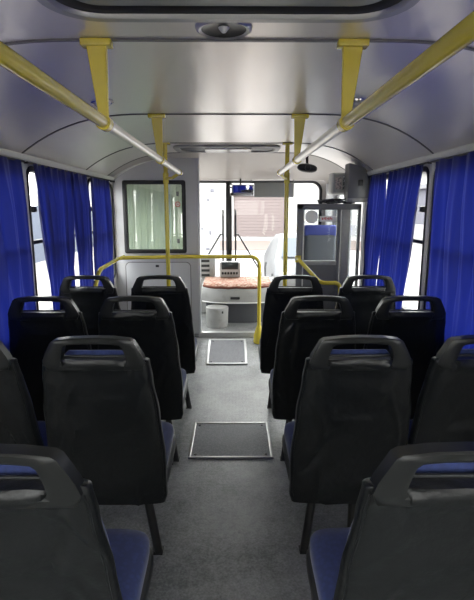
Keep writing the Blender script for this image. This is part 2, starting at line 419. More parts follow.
# front right doorway wall: header, jamb, door with two glazed leaves
r = structroot('door_1', (XR, 4.22, -.42))
bm = B(); box(bm, XR, XR+.05, 4.22, YF, 1.66, 1.80); box(bm, XR-.005, XR+.05, 4.20, 4.24, -.42, 1.68); box(bm, XR-.02, XR+.05, 5.5, YF, -.42, 1.7); obj('door_frame', bm, M['lilac2'], r)
for a in (4.28, 4.89):
    bm = B(); ringframe(bm, rrect(a, a+.60, -.36, 1.65, .04), rrect(a+.05, a+.55, .05, 1.58, .06), 'x', XR+.01, 0, .035); box(bm, XR+.012, XR+.04, a+.03, a+.57, .40, .46)
    lf = obj('door_leaf', bm, M['grey'], r)
    bm = B(); prism(bm, rrect(a+.05, a+.55, .05, 1.58, .06), 'x', XR+.024, XR+.028); obj('pane', bm, M['glass'], lf)

# floor hatches (aluminium edging, textured plate)
def floor_hatch(label, x0, x1, y0, y1, fw, zf=0, slope=0):
    t = thing('floor_hatch', label, 'floor hatch', ((x0+x1)/2, y0, zf))
    rot = Matrix.Rotation(math.atan(slope), 3, 'X'); ab = Vector((0, y0, zf))
    bm = B(); box(bm, x0+fw, x1-fw, y0+fw, y1-fw, zf, zf+.005, 0, rot=rot, about=ab); obj('hatch_plate', bm, M['rubbermat'], t)
    bm = B(); o = [(x0,y0),(x1,y0),(x1,y1),(x0,y1)]; i = [(x0+fw,y0+fw),(x1-fw,y0+fw),(x1-fw,y1-fw),(x0+fw,y1-fw)]
    ringframe(bm, o, i, 'z', zf, 0, .010, .002); bmesh.ops.rotate(bm, verts=bm.verts, cent=ab, matrix=rot); fr = obj('hatch_frame', bm, M['alu'], t)
    for x in (x0+fw+.025, x1-fw-.025):
        for y in (y0+fw+.025, y1-fw-.025):
            bm = B(); lathe(bm, [(.0004,zf+.0085),(.007,zf+.0085),(.010,zf+.004)], x, y, 10)
            bmesh.ops.rotate(bm, verts=bm.verts, cent=ab, matrix=rot); obj('screw', bm, M['black'], t)
floor_hatch('dark plate floor hatch with aluminium edging, nearer the camera in the aisle', -.262, .232, 2.545, 3.01, .016)
floor_hatch('smaller aluminium-edged floor hatch on the ramp below the front step', -.250, .132, 4.225, 4.80, .022, .006, .09/.66)

# ------------------------------------------------------------------ ceiling fittings
# roof hatch
t = thing('roof_hatch', 'large rounded roof hatch with metal rim and black rubber seal in the ceiling', 'roof hatch', (-.01, .95, HC))
bm = B(); ringframe(bm, rrect(-.47,.45,.50,1.395,.14,8), rrect(-.435,.415,.535,1.36,.11,8), 'z', HC, 0, -.022, .008); obj('metal_rim', bm, M['alu'], t)
bm = B(); ringframe(bm, rrect(-.436,.416,.534,1.361,.11,8), rrect(-.39,.37,.58,1.315,.07,8), 'z', HC, -.002, -.014, .004); obj('rubber_seal', bm, M['gasket'], t)
bm = B(); prism(bm, rrect(-.392,.372,.578,1.317,.07,8), 'z', HC-.010, HC-.002); obj('hatch_panel', bm, M['hatchpanel'], t)
# round ceiling lamp
t = thing('ceiling_lamp', 'round recessed ceiling lamp with chrome ring and pointed bulb beside the roof hatch', 'lamp', (-.025, 1.488, HC))
bm = B(); lathe(bm, [(.062,HC-.004),(.066,HC-.010),(.072,HC-.012),(.080,HC-.007),(.082,HC-.001)], -.025, 1.485, 36); obj('chrome_ring', bm, M['silver'], t)
bm = B(); lathe(bm, [(0,HC-.0015),(.03,HC-.002),(.05,HC-.004),(.064,HC-.008)], -.025, 1.485); obj('reflector', bm, M['black'], t)
bm = B(); lathe(bm, [(.0005,HC-.016),(.006,HC-.015),(.009,HC-.012),(.014,HC-.006),(.016,HC-.002)], -.025, 1.485, 14); obj('bulb', bm, M['white'], t)
# dome spotlights
for x, lb in ((-.62, 'small round chrome dome lamp on the ceiling left of the aisle'), (.597, 'small round chrome dome lamp on the ceiling right of the aisle')):
    z = zc(x); t = thing('dome_lamp', lb, 'lamp', (x, 2.42, z), 'dome lamps on the ceiling')
    R = Matrix.Translation((x,2.42,z)) @ Matrix.Rotation(-.06 if x < 0 else .06, 4, 'Y')
    bm = B(); lathe(bm, [(.056,.0),(.054,-.008),(.046,-.012),(.040,-.008)], 0, 0, 24, R); obj('rim', bm, M['chrome'], t)
    bm = B(); lathe(bm, [(.041,-.007),(.037,-.02),(.022,-.032),(.0005,-.036)], 0, 0, 24, R); obj('dome', bm, M['lens'], t)
# long front ceiling fixture
t = thing('ceiling_vent', 'long oval recessed ceiling vent above the front platform', 'vent', (-.05, 4.28, HC))
bm = B(); ringframe(bm, rrect(-.50,.40,4.06,4.50,.12,8), rrect(-.45,.35,4.11,4.45,.09,8), 'z', HC, .002, -.020, .006); obj('frame', bm, M['lgrey'], t)
bm = B(); prism(bm, rrect(-.451,.351,4.109,4.451,.09,8), 'z', HC-.006, HC-.001); obj('recess_panel', bm, M['dgrey'], t)
bm = B(); box(bm, -.24, .16, 4.15, 4.41, HC-.028, HC-.006, .006); obj('centre_panel', bm, M['lens'], t)
# hand rails with hangers and poles
def bracket(x, y, zr, t, wtop=.094):
    z = HC
    bm = B(); box(bm, x-wtop/2, x+wtop/2, y-.022, y+.022, z-.022, z-.001, .004); fl = obj('bracket_flange', bm, M['yellow'], t)
    bm = B(); w0, w1, th = .031, .014, .006
    P0 = [(x-w0,y-th-.006,z-.015),(x+w0,y-th-.006,z-.015),(x+w0,y+th+.006,z-.015),(x-w0,y+th+.006,z-.015)]
    xr = x + (0.012 if x < 0 else -.012)
    zb = zr+.005
    P1 = [(xr-w1,y-th,zb),(xr+w1,y-th,zb),(xr+w1,y+th,zb),(xr-w1,y+th,zb)]
    rings_mesh(bm, [P0, P1], closed=False)
    vs = list(bm.verts); bm.faces.new(vs[0:4]); bm.faces.new(vs[4:8][::-1])
    bmesh.ops.bevel(bm, geom=list(bm.edges), offset=.002, segments=1, affect='EDGES')
    st = obj('bracket_strap', bm, M['yellow'], t)
    bm = B(); tube(bm, [(xr, y-.022, zr), (xr, y+.022, zr)], .0245, 18); obj('clamp_ring', bm, M['yellow'], t)
for s, x, rz, px in ((-1, -.415, 1.683, -.535), (1, .368, 1.683, .432)):
    sd = 'left' if s < 0 else 'right'
    t = thing('handrail', 'yellow and silver overhead grab rail along the %s side of the aisle' % sd, 'handrail', (x, 1.59, rz), 'overhead grab rails')
    xr = x - s*.012
    bm = B(); tube(bm, [(xr, -1.44, rz), (xr, 1.60, rz)], .0185, 20); obj('yellow_tube', bm, M['yellow'], t)
    bm = B(); tube(bm, [(xr, 1.59, rz), (xr, 3.80, rz)], .0175, 20); obj('silver_tube', bm, M['silver'], t)
    for y in (.41, 1.59, 2.77): bracket(x, y, rz, t)
    bm = B(); prism(bm, rrect(-.012,.012,-.012,.012,.004,2), 'z', 0, .01); bm.clear()
    p0 = Vector((xr, 3.74, rz-.005)); p1 = Vector((px, 3.945, rz-.035))
    tube(bm, [p0, (p0+p1)/2+Vector((0,0,-.012)), p1], .012, 10); tube(bm, [(xr, 3.71, rz), (xr, 3.77, rz)], .0225, 16); tube(bm, [(px, 3.95, rz-.07), (px, 3.95, rz+.01)], .0225, 16)
    obj('pole_clamp', bm, M['yellow'], t)
    q = thing('grab_pole', 'yellow vertical pole %s of the aisle from ceiling to floor' % sd, 'pole', (px, 3.95, 0))
    bm = B(); tube(bm, [(px, 3.95, 0), (px, 3.95, HC-.002)], .017, 18); obj('tube', bm, M['yellow'], q)
    bm = B(); box(bm, px-.04, px+.04, 3.915, 3.985, HC-.014, HC-.001, .004); obj('ceiling_flange', bm, M['yellow'], q)
    bm = B(); lathe(bm, [(.018,.045),(.024,.04),(.028,.012),(.045,.008),(.048,0)], px, 3.95, 20); obj('floor_flange', bm, M['yellow'], q)
# low barrier rail in front of the cab
t = thing('barrier_rail', 'low yellow guard rail bending down beside the aisle in front of the cab panel', 'guard rail', (.26, 4.72, .07))
bm = B(); tube(bm, arcpts([(-1.085,3.62,.68), (-1.085,3.86,.925), (-1.10,4.66,.945), (-.5,4.72,.95), (.262,4.72,.95), (.262,4.72,.075)], .10, 8), .0185, 16); obj('tube', bm, M['yellow'], t)
bm = B(); lathe(bm, [(.0185,.26),(.022,.25),(.030,.235),(.052,.15),(.058,.085),(.05,.07)], .262, 4.72, 20); obj('base_boot', bm, M['yellow'], t)
for p in ((-.52,4.72,.951), (-1.1,4.665,.945)):
    bm = B(); tube(bm, [p, (p[0], 4.845, p[2])], .012, 10); obj('wall_fixing', bm, M['yellow'], t)

# ------------------------------------------------------------------ driver's cab partition
YP = 4.85
t = thing('cab_partition', 'grey panel wall of the driver cab with a black-framed window', 'partition', (-.75, YP, .135))
x0, x1 = XL+.005, -.335
wx0, wx1, wz0, wz1 = -1.075, -.478, .985, 1.675
bm = B()
def pbox(a, b, c, d): box(bm, a, b, YP, YP+.035, c, d)
pbox(x0, wx0, .135, 1.66); pbox(wx1, x1, .135, 1.70); pbox(wx0, wx1, .135, wz0)
top = [(x0, 1.66)] + [(x0+(x1-x0)*k/16, zc(x0+(x1-x0)*k/16)-.003) for k in range(17)] + [(x1, 1.70), (wx1, 1.675), (wx0, 1.66)]
top = [(x0, wz1-.015), (wx0, wz1-.015), (wx0, wz1), (wx1, wz1), (wx1, 1.70), (x1, 1.70)] + [(x1+(x0-x1)*k/16, zc(x1+(x0-x1)*k/16)-.004-.02*0) for k in range(17)]
prism(bm, top, 'y', YP, YP+.035)
obj('panel', bm, M['lilac'], t)
bm = B(); ringframe(bm, rrect(wx0-.012, wx1+.012, wz0-.012, wz1+.012, .02), rrect(wx0+.026, wx1-.026, wz0+.026, wz1-.026, .012), 'y', YP, -.014, .036, .004); fr = obj('window_frame', bm, M['gasket'], t)
bm = B(); prism(bm, rrect(wx0+.026, wx1-.026, wz0+.026, wz1-.026, .012), 'y', YP+.014, YP+.018); gl = obj('window_pane', bm, M['cabglass'], t)
bm = B(); ringframe(bm, rrect(-1.09,-.425,.20,.885,.05), rrect(-1.082,-.433,.208,.877,.044), 'y', YP, .001, -.006, .002); obj('locker_outline', bm, M['joint'], t)
bm = B(); prism(bm, rrect(-1.084,-.431,.206,.879,.045), 'y', YP-.004, YP+.001); obj('locker_door', bm, M['lilac2'], t)
bm = B(); box(bm, -.782, -.748, YP-.018, YP-.003, .832, .856, .004); obj('lock', bm, M['black'], t)
bm = B(); box(bm, -.352, -.330, YP-.010, YP+.045, .135, HC-.006, .006); obj('edge_post', bm, M['lilac2'], t)
bm = B(); tube(bm, [(x0+(x1-x0)*k/20, YP-.010, zc(x0+(x1-x0)*k/20)-.014) for k in range(21)], .012, 8); obj('top_trim', bm, M['trim'], t)
def disc(bm, x, y, z, r, th, n=24, r0=0):
    R = Matrix.Translation((x, y, z)) @ Matrix.Rotation(PI/2, 4, 'X')
    lathe(bm, [(r0, th), (r, th), (r, 0)] if r0 == 0 else [(r0, 0), (r0, th), (r, th), (r, 0)], 0, 0, n, R)
st = thing('round_sticker', 'small round red-rimmed sticker on the cab window glass', 'sticker', (-.548, YP+.0125, 1.44))
bm = B(); disc(bm, -.548, YP+.0138, 1.456, .026, .0012, 24, .019); obj('red_rim', bm, M['red'], st)
bm = B(); disc(bm, -.548, YP+.0138, 1.456, .019, .0010, 24, .0005); obj('white_face', bm, M['white'], st)
bm = B(); box(bm, -.558, -.538, YP+.0115, YP+.0128, 1.453, 1.459); obj('mark', bm, M['red'], st)
for z, lb in ((1.535, 'small dark rectangular sticker above the round one on the cab window'), (1.07, 'small dark sticker low on the right of the cab window')):
    bm = B(); box(bm, -.560, -.535, YP+.0120, YP+.0138, z, z+.045, .0004); tag(obj('small_sticker', bm, M['grey'], None), lb, 'sticker')
# pale curtain behind the cab window
def curtain(name, x_of, y_of, z0, z1, nf, amp, m, label, axis='x', seed=0, group=None, nu=220, nz=26):
    """x_of: plane position, y_of(t,v): run position along the wall, t 0..1, v 0 top..1 bottom"""
    bm = B(); g = []
    for j in range(nz+1):
        v = j/nz; z = z1+(z0-z1)*v; row = []
        a = amp*(.35+.65*min(1, v*4))*(1-.62*min(1, max(0, (1.12-z)/.2)))
        for i in range(nu+1):
            u = i/nu
            ph = nf*2*PI*u + 1.2*noise.noise((u*5+seed, v*.8, seed)) + .5*v*math.sin(seed+u*9)
            d = a*(.7*math.sin(ph)+.3*math.sin(2.3*ph+seed)) + amp*.5*noise.noise((u*nf*1.5, v*2, seed+3))
            along = y_of(u, v) + .35*a*math.cos(ph)
            zz = z + .004*math.sin(ph)*v
            row.append(bm.verts.new((x_of+d, along, zz) if axis == 'x' else (along, x_of+d, zz)))
        g.append(row)
    for j in range(nz):
        for i in range(nu): bm.faces.new((g[j][i], g[j][i+1], g[j+1][i+1], g[j+1][i]))
    o = obj(name, bm, m, None); tag(o, label, 'curtain', group); return o
curtain('cab_curtain', YP+.09, lambda u, v: -1.12+.70*u, .95, 1.72, 9, .012, M['cabcurtain'], 'pale greenish curtain hanging behind the cab window', 'y', 5)

# ------------------------------------------------------------------ blue window curtains
def cur(x, ytop0, ytop1, ybot0, ybot1, nf, seed, label, bow=0):
    f = lambda u, v: (ytop0+(ybot0-ytop0)*v)*(1-u) + (ytop1+(ybot1-ytop1)*v)*u
    return curtain('window_curtain', x, f, .66, 1.672, nf*.75, .026, M['curtain'], label, 'x', seed, 'blue window curtains')
CLX, CRX = XL+.040, XR-.038
cur(CLX, .42, 2.68, .42, 2.76, 19, 1, 'blue curtain at the left edge of the picture, nearest on the left wall')  # near part runs on out of view to block side light from behind
cur(CLX, 2.86, 3.56, 3.02, 3.46, 8, 2, 'blue curtain left of the slit on the second left window')
cur(CLX, 3.52, 3.88, 3.57, 3.90, 4.5, 3, 'narrow blue curtain right of the slit on the second left window')
cur(CLX-.008, 4.03, 4.60, 4.02, 4.66, 6, 4, 'blue curtain at the far left window beside the cab panel')
cur(CRX, .42, 2.69, .42, 2.70, 19, 6, 'blue curtain at the right edge of the picture, nearest on the right wall')  # unseen near part lengthened to keep window light off the seat backs
cur(CRX, 2.86, 3.455, 3.10, 3.66, 7.5, 7, 'blue curtain right of the slit on the second right window')
cur(CRX, 3.545, 3.94, 3.66, 4.05, 5, 8, 'blue curtain beside the grey speaker box, left of the slit')
for i, (x, y0, y1) in enumerate(((XL+.036,1.2,2.76),(XL+.036,2.80,3.94),(XL+.036,3.97,4.82),(XR-.036,1.2,2.76),(XR-.036,2.80,4.02))):
    sd = 'left' if x < 0 else 'right'
    lb = ['dark curtain rod above the nearest left window','dark curtain rod above the second left window','short dark curtain rod above the far left window','dark curtain rod above the nearest right window','dark curtain rod above the second right window'][i]
    t = thing('curtain_rod', lb, 'curtain rod', (x, y0, 1.665), 'curtain rods')
    bm = B(); tube(bm, [(x, y0, 1.672), (x, y1, 1.672)], .006, 8); obj('rod', bm, M['gasket'], t)
    for y in (y0+.02, y1-.02):
        bm = B(); box(bm, min(x, XL if x < 0 else XR), max(x, XL if x < 0 else XR), y-.006, y+.006, 1.667, 1.677)
        obj('rod_holder', bm, M['gasket'], t)

# ------------------------------------------------------------------ passenger seats
def lev(tab, v):
    for (a, x), (b, y) in zip(tab, tab[1:]):
        if v <= b:
            t = (v-a)/(b-a) if b > a else 0; t = t*t*(3-2*t); return x+(y-x)*t
    return tab[-1][1]
WT = [(0,.206),(.05,.214),(.35,.216),(.65,.206),(.88,.191),(1,.182)]
def yback(z): 
    v = (z-.30)/.695; return .130*max(0, 1-v)**1.15
def make_cover(seed):
    bm = B(); rings = []; NZ, N = 84, 176; rn = random.Random(seed*17+3); creases = []
    sd = 1 if seed % 2 else -1
    for k in range(11):
        cx = rn.uniform(-.17, .17); cz = rn.uniform(.62, .93) if k < 7 else rn.uniform(.35, .6); cz = min(cz, .875)
        an = sd*rn.uniform(.08, .62)*(1 if k % 4 else -1); ln = rn.uniform(.12, .40)
        creases.append((cx, cz, math.sin(an), -math.cos(an), ln, rn.uniform(.007, .018), rn.uniform(.005, .012)*(1 if k % 3 else -1)))
    for j in range(NZ+5):
        if j <= NZ: v = j/NZ; z = .295+.612*v; k = 1; w = lev(WT, v); th = .036-.010*v
        else:
            q = (j-NZ)/4; a = q*PI/2; z = .907+.010*math.sin(a); w = .182-.016*(1-math.cos(a)); th = .026-.017*(1-math.cos(a)); v = 1
        yb = yback(z); ring = []
        for i in range(N):
            a = 2*PI*i/N; ca, sa = math.cos(a), math.sin(a); e = .30
            x = w*(abs(ca)**e)*(1 if ca > 0 else -1); y = th*(abs(sa)**.55)*(1 if sa > 0 else -1)
            rear = max(0, -sa)**.4 if sa < 0 else 0
            # folds of the slip cover
            sg = 1 if seed % 2 else -1
            d = .008*noise.noise((x*5+sg*z*2.2+seed*3.1, z*2.0-sg*x*1.5, seed)) + .0045*(1-2*abs(noise.noise((x*9+sg*z*6, z*2.6-sg*x*3, seed+9))))**3*(.35+.65*v) + .0012*noise.noise((x*30, z*26, seed))
            fx = x-(-.15 if seed % 2 else .15)
            d += .0045*math.sin((x*(1 if seed % 2 else -1)+z*.55)*46+3*noise.noise((x*4,z*4,seed+2)))*max(0, v-.25)*math.exp(-((x)*3.2)**2)*.6
            for cx in (-.135, .135):
                rx, rz = x-cx, z-.925; r = math.hypot(rx, rz)
                d += .0032*math.sin(math.atan2(rz, rx)*9+seed)*math.exp(-(r/.075)**2)*min(1, r/.02)
            for cx, cz, ux, uz, ln, wd, am in creases:
                al = (x-cx)*ux+(z-cz)*uz
                if 0 < al < ln:
                    ac = (x-cx)*uz-(z-cz)*ux + .012*math.sin(al*14+cx*40)
                    if abs(ac) < 3*wd: d += am*math.sin(PI*al/ln)**.7*math.exp(-(ac/wd)**2)
            bulge = .012*math.exp(-((z-.895)/.022)**2)*(1 if abs(x) < .108 else .25)
            sidew = 1+.012*noise.noise((z*7, seed, ca))
            ring.append((x*sidew, yb+th+y-rear*(d+bulge) , z))
        rings.append(ring)
    vr = rings_mesh(bm, rings, closed=False)
    bm.faces.new(vr[0][::-1]); bm.faces.new(vr[-1])
    return bm
def make_seat(name, label, x, y, seed, legs, utop=.502, group='passenger seats'):
    t = thing(name, label, 'seat', (x, y, 0), group); O = Vector((x, y, 0))
    def put(bm): bmesh.ops.translate(bm, verts=bm.verts, vec=O); return bm
    cv = obj('seat_cover', put(make_cover(seed)), M['leather'], t)
    # piping along both rear edges of the cover
    for s in (-1, 1):
        bm = B(); pts = []
        for j in range(31):
            v = .02+.95*j/30; z = .31+.607*v; w = lev(WT, v); pts.append((s*(w-.010), yback(z)+.009-.002*v, z))
        tube(bm, pts, .0028, 6); obj('piping', put(bm), M['leather'], t)
    # grab handle: a frame with a slot
    hh = [(-.162,.880),(-.173,.905),(-.165,.930),(-.152,.955),(-.138,.981),(-.126,.989),(-.07,.996),(0,.998),(.07,.996),(.126,.989),(.138,.981),(.152,.955),(.165,.930),(.173,.905),(.162,.880),(.08,.877),(0,.877),(-.08,.877)]
    ii = [(-.106,.900),(-.111,.908),(-.109,.925),(-.104,.945),(-.098,.962),(-.089,.970),(-.05,.974),(0,.975),(.05,.974),(.089,.970),(.098,.962),(.104,.945),(.109,.925),(.111,.908),(.106,.900),(.06,.897),(0,.897),(-.06,.897)]
    bm = B(); ringframe(bm, hh, ii, 'y', .008, -.017, .026, .004)
    for v in bm.verts: v.co.y += yback(v.co.z)
    obj('handle', put(bm), M['handle'], t)
    bm = B(); box(bm, -.135, .135, .036, .046, .82, .921, .003)
    for v in bm.verts: v.co.y += yback(v.co.z)
    obj('slot_panel', put(bm), M['shell'], t)
    # blue upholstery on the front of the back
    bm = B(); rings = []
    for j in range(21):
        v = j/20; z = .43+utop*v; w = lev(WT, (z-.31)/.607)-.020-.045*max(0, (v-.8)/.2); e = 1 if 0 < j < 20 else .9
        th = .030*(1-.25*v)*(1-.72*max(0, v-.85)/.15) * (.55 if j in (0, 20) else 1); yc = yback(z)+.085-.018*v
        rings.append([(e*w*(abs(math.cos(a))**.35)*(1 if math.cos(a) > 0 else -1), yc+th*(abs(math.sin(a))**.6)*(1 if math.sin(a) > 0 else -1), z) for a in [2*PI*i/40 for i in range(40)]])
    vr = rings_mesh(bm, rings, closed=False); bm.faces.new(vr[0][::-1]); bm.faces.new(vr[-1])
    obj('front_upholstery', put(bm), M['seatblue'], t)
    # cushion, loft along y
    def loft(w, z0, z1, y0, y1, zed):
        bm = B(); rings = []
        for j in range(15):
            q = j/14; yy = y0+(y1-y0)*q; e = (1-(2*q-1)**8*.10); tilt = .025*q
            zc_ = (z0+z1)/2+tilt; hz = (z1-z0)/2*(1-(2*q-1)**10*.45)
            rings.append([(e*w*(abs(math.cos(a))**.35)*(1 if math.cos(a) > 0 else -1), yy, zc_+hz*(abs(math.sin(a))**.5)*(1 if math.sin(a) > 0 else -1)+(.008*(1-(math.cos(a))**2)*zed)) for a in [2*PI*i/40 for i in range(40)]])
        vr = rings_mesh(bm, rings, closed=False); bm.faces.new(vr[0][::-1]); bm.faces.new(vr[-1]); return bm
    obj('cushion', put(loft(.202, .365, .440, .185, .53, 1)), M['seatblue'], t)
    obj('seat_shell', put(loft(.210, .315, .385, .165, .545, 0)), M['shell'], t)
    # frame below
    bm = B()
    for yy in (.24, .43): tube(bm, [(-.20, yy, .305), (.20, yy, .305)], .013, 8)
    for xx in (-.14, .14): tube(bm, [(xx, .20, .312), (xx, .49, .318)], .012, 8)
    obj('under_frame', put(bm), M['leg'], t)
    for lx0, lx1, ly in legs:
        bm = B(); tube(bm, [(lx0, ly, .305), (lx0*.5+lx1*.5, ly, .16), (lx1, ly, .006)], .018, 10)
        box(bm, lx1-.02, lx1+.02, ly-.02, ly+.03, 0, .006, .002)
        obj('leg', put(bm), M['leg'], t)
    return t
rows = [('first', .785), ('second', 1.545), ('third', 2.295), ('fourth', 3.03)]
desc = {
 (0,'la'): 'black-covered passenger seat at the bottom left corner, largest on the left',
 (0,'ra'): 'black-covered passenger seat at the bottom right corner, largest on the right',
 (1,'la'): 'black-covered seat left of the aisle, directly ahead of the bottom left seat',
 (1,'ra'): 'wrinkled black-covered seat right of the aisle, directly ahead of the bottom right seat',
 (1,'lw'): 'black-covered window seat cut by the left picture edge',
 (1,'rw'): 'black-covered window seat cut by the right picture edge',
 (2,'la'): 'black-covered left aisle seat level with the near floor hatch',
 (2,'ra'): 'black-covered right aisle seat level with the near floor hatch',
 (2,'lw'): 'black-covered window seat below the gap beside the second left window curtain',
 (2,'rw'): 'black-covered window seat below the gap beside the second right window curtain',
 (3,'la'): 'front-row black-covered seat left of the aisle before the cab panel',
 (3,'ra'): 'front-row black-covered seat right of the aisle beside the yellow pole',
 (3,'lw'): 'front-row black-covered window seat on the left, beside the yellow rail end',
 (3,'rw'): 'front-row black-covered window seat on the right, before the glazed partition'}
X = {'la': -.462, 'lw': -.925, 'ra': .412, 'rw': .868}
n_ = 0
for i, (nm, y) in enumerate(rows):
    for c in ('lw', 'la', 'ra', 'rw'):
        if (i, c) not in desc: continue
        n_ += 1
        if c == 'la': legs = [(.11, .155, .24)]
        elif c == 'ra': legs = [(-.10, -.135, .24), (.06, .06, .24)]
        elif c == 'lw': legs = [(-.12, -.12, .24), (-.12, -.12, .43)]
        else: legs = [(.12, .12, .24), (.12, .12, .43)]
        dx = {(0,'la'): .012, (1,'la'): -.008, (0,'ra'): .016, (1,'ra'): .020, (2,'la'): -.022, (3,'la'): -.012, (2,'ra'): .012, (3,'ra'): -.012, (3,'lw'): -.012, (2,'lw'): -.005, (3,'rw'): .005, (2,'rw'): .008}.get((i, c), 0)
        make_seat('passenger_seat', desc[(i, c)], X[c]+dx, y, n_, legs, .502 if i < 2 else .470)

# ------------------------------------------------------------------ glazed partition by the front door
YG = 4.17
t = thing('glazed_partition', 'grey-framed glass partition beside the front door, behind the right seats', 'partition', (.82, YG, 0))
gx0, gx1, gz1 = .552, 1.100, 1.455
bm = B()
box(bm, gx0, gx0+.052, YG, YG+.04, 0, gz1, .005); box(bm, gx0, gx1, YG, YG+.04, gz1-.05, gz1, .005)
box(bm, gx0+.345, gx0+.375, YG, YG+.04, 0, gz1-.04, .004); box(bm, gx1-.022, gx1, YG, YG+.04, 0, gz1-.01, .004)
box(bm, gx0, gx1, YG, YG+.04, .02, .06, .004)
obj('frame', bm, M['grey'], t)
bm = B(); box(bm, gx0+.045, gx0+.35, YG-.002, YG+.042, .93, .968, .006); obj('cross_bar', bm, M['lgrey'], t)
bm = B(); box(bm, gx0+.385, gx0+.46, YG+.005, YG+.06, 0, gz1-.045, .012); obj('post', bm, M['lgrey'], t)
for a, b, c in ((gx0+.05, gx0+.347, .96), (gx0+.46, gx1-.02, .06)):
    bm = B(); box(bm, a, b, YG+.016, YG+.020, c, gz1-.048); obj('pane', bm, M['glass'], t)
bm = B(); box(bm, gx0+.05, gx0+.347, YG+.012, YG+.026, .06, .935); obj('lower_panel', bm, M['grey'], t)
bm = B(); box(bm, gx0+.052, gx0+.062, YG-.004, YG+.04, .06, gz1-.05, .002); obj('bead', bm, M['trim'], t, label='pale vertical bead')
bm = B(); disc(bm, gx0+.125, YG+.0155, 1.345, .056, .0015); tag(obj('round_sticker', bm, M['white'], None), 'plain pale round sticker on the glazed partition beside the front door', 'sticker')
t = thing('sticker', 'white rectangular sticker with red lettering on the glazed partition', 'sticker', (gx0+.26, YG+.015, 1.30))
bm = B(); box(bm, gx0+.195, gx0+.340, YG+.0138, YG+.0158, 1.305, 1.352, .0005); obj('sticker_sheet', bm, M['white'], t)
bm = B(); q = gx0+.215
for k, w in enumerate((.014,.010,.012,.010,.014,.010,.008)):
    box(bm, q, q+w*.75, YG+.0125, YG+.0137, 1.320+.004*(k % 2), 1.338+.003*(k % 3)); q += w+.002
obj('red_lettering', bm, M['red'], t)
t = thing('door_grab_rail', 'short yellow rail sloping down from the glazed partition', 'guard rail', (.60, YG, .5))
bm = B(); tube(bm, arcpts([(.565, YG-.012, .985), (.565, YG-.04, .985), (.70, 3.80, .83), (.86, 3.80, .83), (.86, 3.80, 0)], .05, 6), .0165, 14); obj('tube', bm, M['yellow'], t)
bm = B(); box(bm, .54, .59, YG-.018, YG-.001, .955, 1.015, .004); obj('mounting_plate', bm, M['yellow'], t)
# clutter along the top of the partition
t = thing('cable_bundle', 'dark bundle of cables and plugs lying on top of the glazed partition', 'cables', (.88, YG, gz1))
for k in range(5):
    bm = B(); pts = [(.73+.05*j+.02*math.sin(k*3+j), YG+.012+.012*math.sin(j*1.7+k), gz1+.012+.010*(k % 3)+.008*math.sin(j*2.1+k*2)) for j in range(7)]
    tube(bm, pts, .008, 6); obj('cable', bm, M['black' if k % 2 else 'dgrey'], t)
bm = B(); box(bm, .86, .93, YG, YG+.05, gz1+.003, gz1+.045, .01); obj('plug_box', bm, M['black'], t)
# wall boxes up right
dX, dZ = .055, .06
t = thing('display_box', 'cream box with framed pictures high beside the front door', 'box', (.92, 4.33, 1.53))
bm = B(); box(bm, .80+dX, 1.00+dX, 4.26, 4.42, 1.475+dZ, 1.66+dZ, .018, 3); box(bm, 1.0+dX, XR, 4.30, 4.38, 1.53+dZ, 1.60+dZ, .004); obj('case', bm, M['trim'], t)
bm = B(); box(bm, .815+dX, .985+dX, 4.252, 4.262, 1.49+dZ, 1.645+dZ, .003); obj('front_panel', bm, M['lgrey'], t)
bm = B(); box(bm, .83+dX, .885+dX, 4.247, 4.253, 1.52+dZ, 1.62+dZ, .001); obj('left_picture', bm, mat('pale_picture', (.5,.42,.38), .5, var=(60,(.2,.18,.2),.45,.6)), t)
bm = B(); box(bm, .895+dX, .97+dX, 4.247, 4.253, 1.515+dZ, 1.63+dZ, .001); obj('right_picture', bm, mat('dark_picture', (.08,.09,.1), .4, var=(45,(.6,.6,.62),.48,.58)), t)
t = thing('speaker_box', 'grey speaker box at the ceiling corner beside the right curtain', 'speaker', (1.03, 4.12, 1.46))
bm = B(); prism(bm, [(.955,1.50),(1.132,1.50),(1.132,1.69),(1.08,1.752),(.955,1.785)], 'y', 4.07, 4.22); bmesh.ops.bevel(bm, geom=list(bm.edges), offset=.005, segments=2, affect='EDGES'); obj('case', bm, M['grey'], t)
bm = B(); box(bm, 1.035, 1.075, 4.062, 4.072, 1.60, 1.65, .004); obj('socket', bm, M['black'], t)
bm = B(); box(bm, .96, XR-.012, 4.08, 4.21, 1.468, 1.502, .008); obj('bottom_tray', bm, M['lgrey'], t)
t = thing('round_speaker', 'black rounded speaker hanging from the ceiling near the right rail end', 'speaker', (.64, 4.33, 1.75))
bm = B(); bmesh.ops.create_icosphere(bm, subdivisions=3, radius=1); 
for v in bm.verts:
    c = v.co; v.co = Vector((.088*abs(c.x)**.8*(1 if c.x > 0 else -1), .05*c.y, .038*abs(c.z)**.85*(1 if c.z > 0 else -1)))
bmesh.ops.rotate(bm, verts=bm.verts, cent=(0,0,0), matrix=Matrix.Rotation(-.0+.12, 3, 'Y')); bmesh.ops.translate(bm, verts=bm.verts, vec=(.645,4.30,1.760)); obj('body', bm, M['black'], t)
bm = B(); tube(bm, [(.645,4.31,1.785),(.645,4.33,zc(.645)-.002)], .012, 10); obj('stem', bm, M['black'], t)
bm = B(); disc(bm, .645, 4.251, 1.760, .028, .004, 20, .022); obj('grille_ring', bm, M['dgrey'], t)

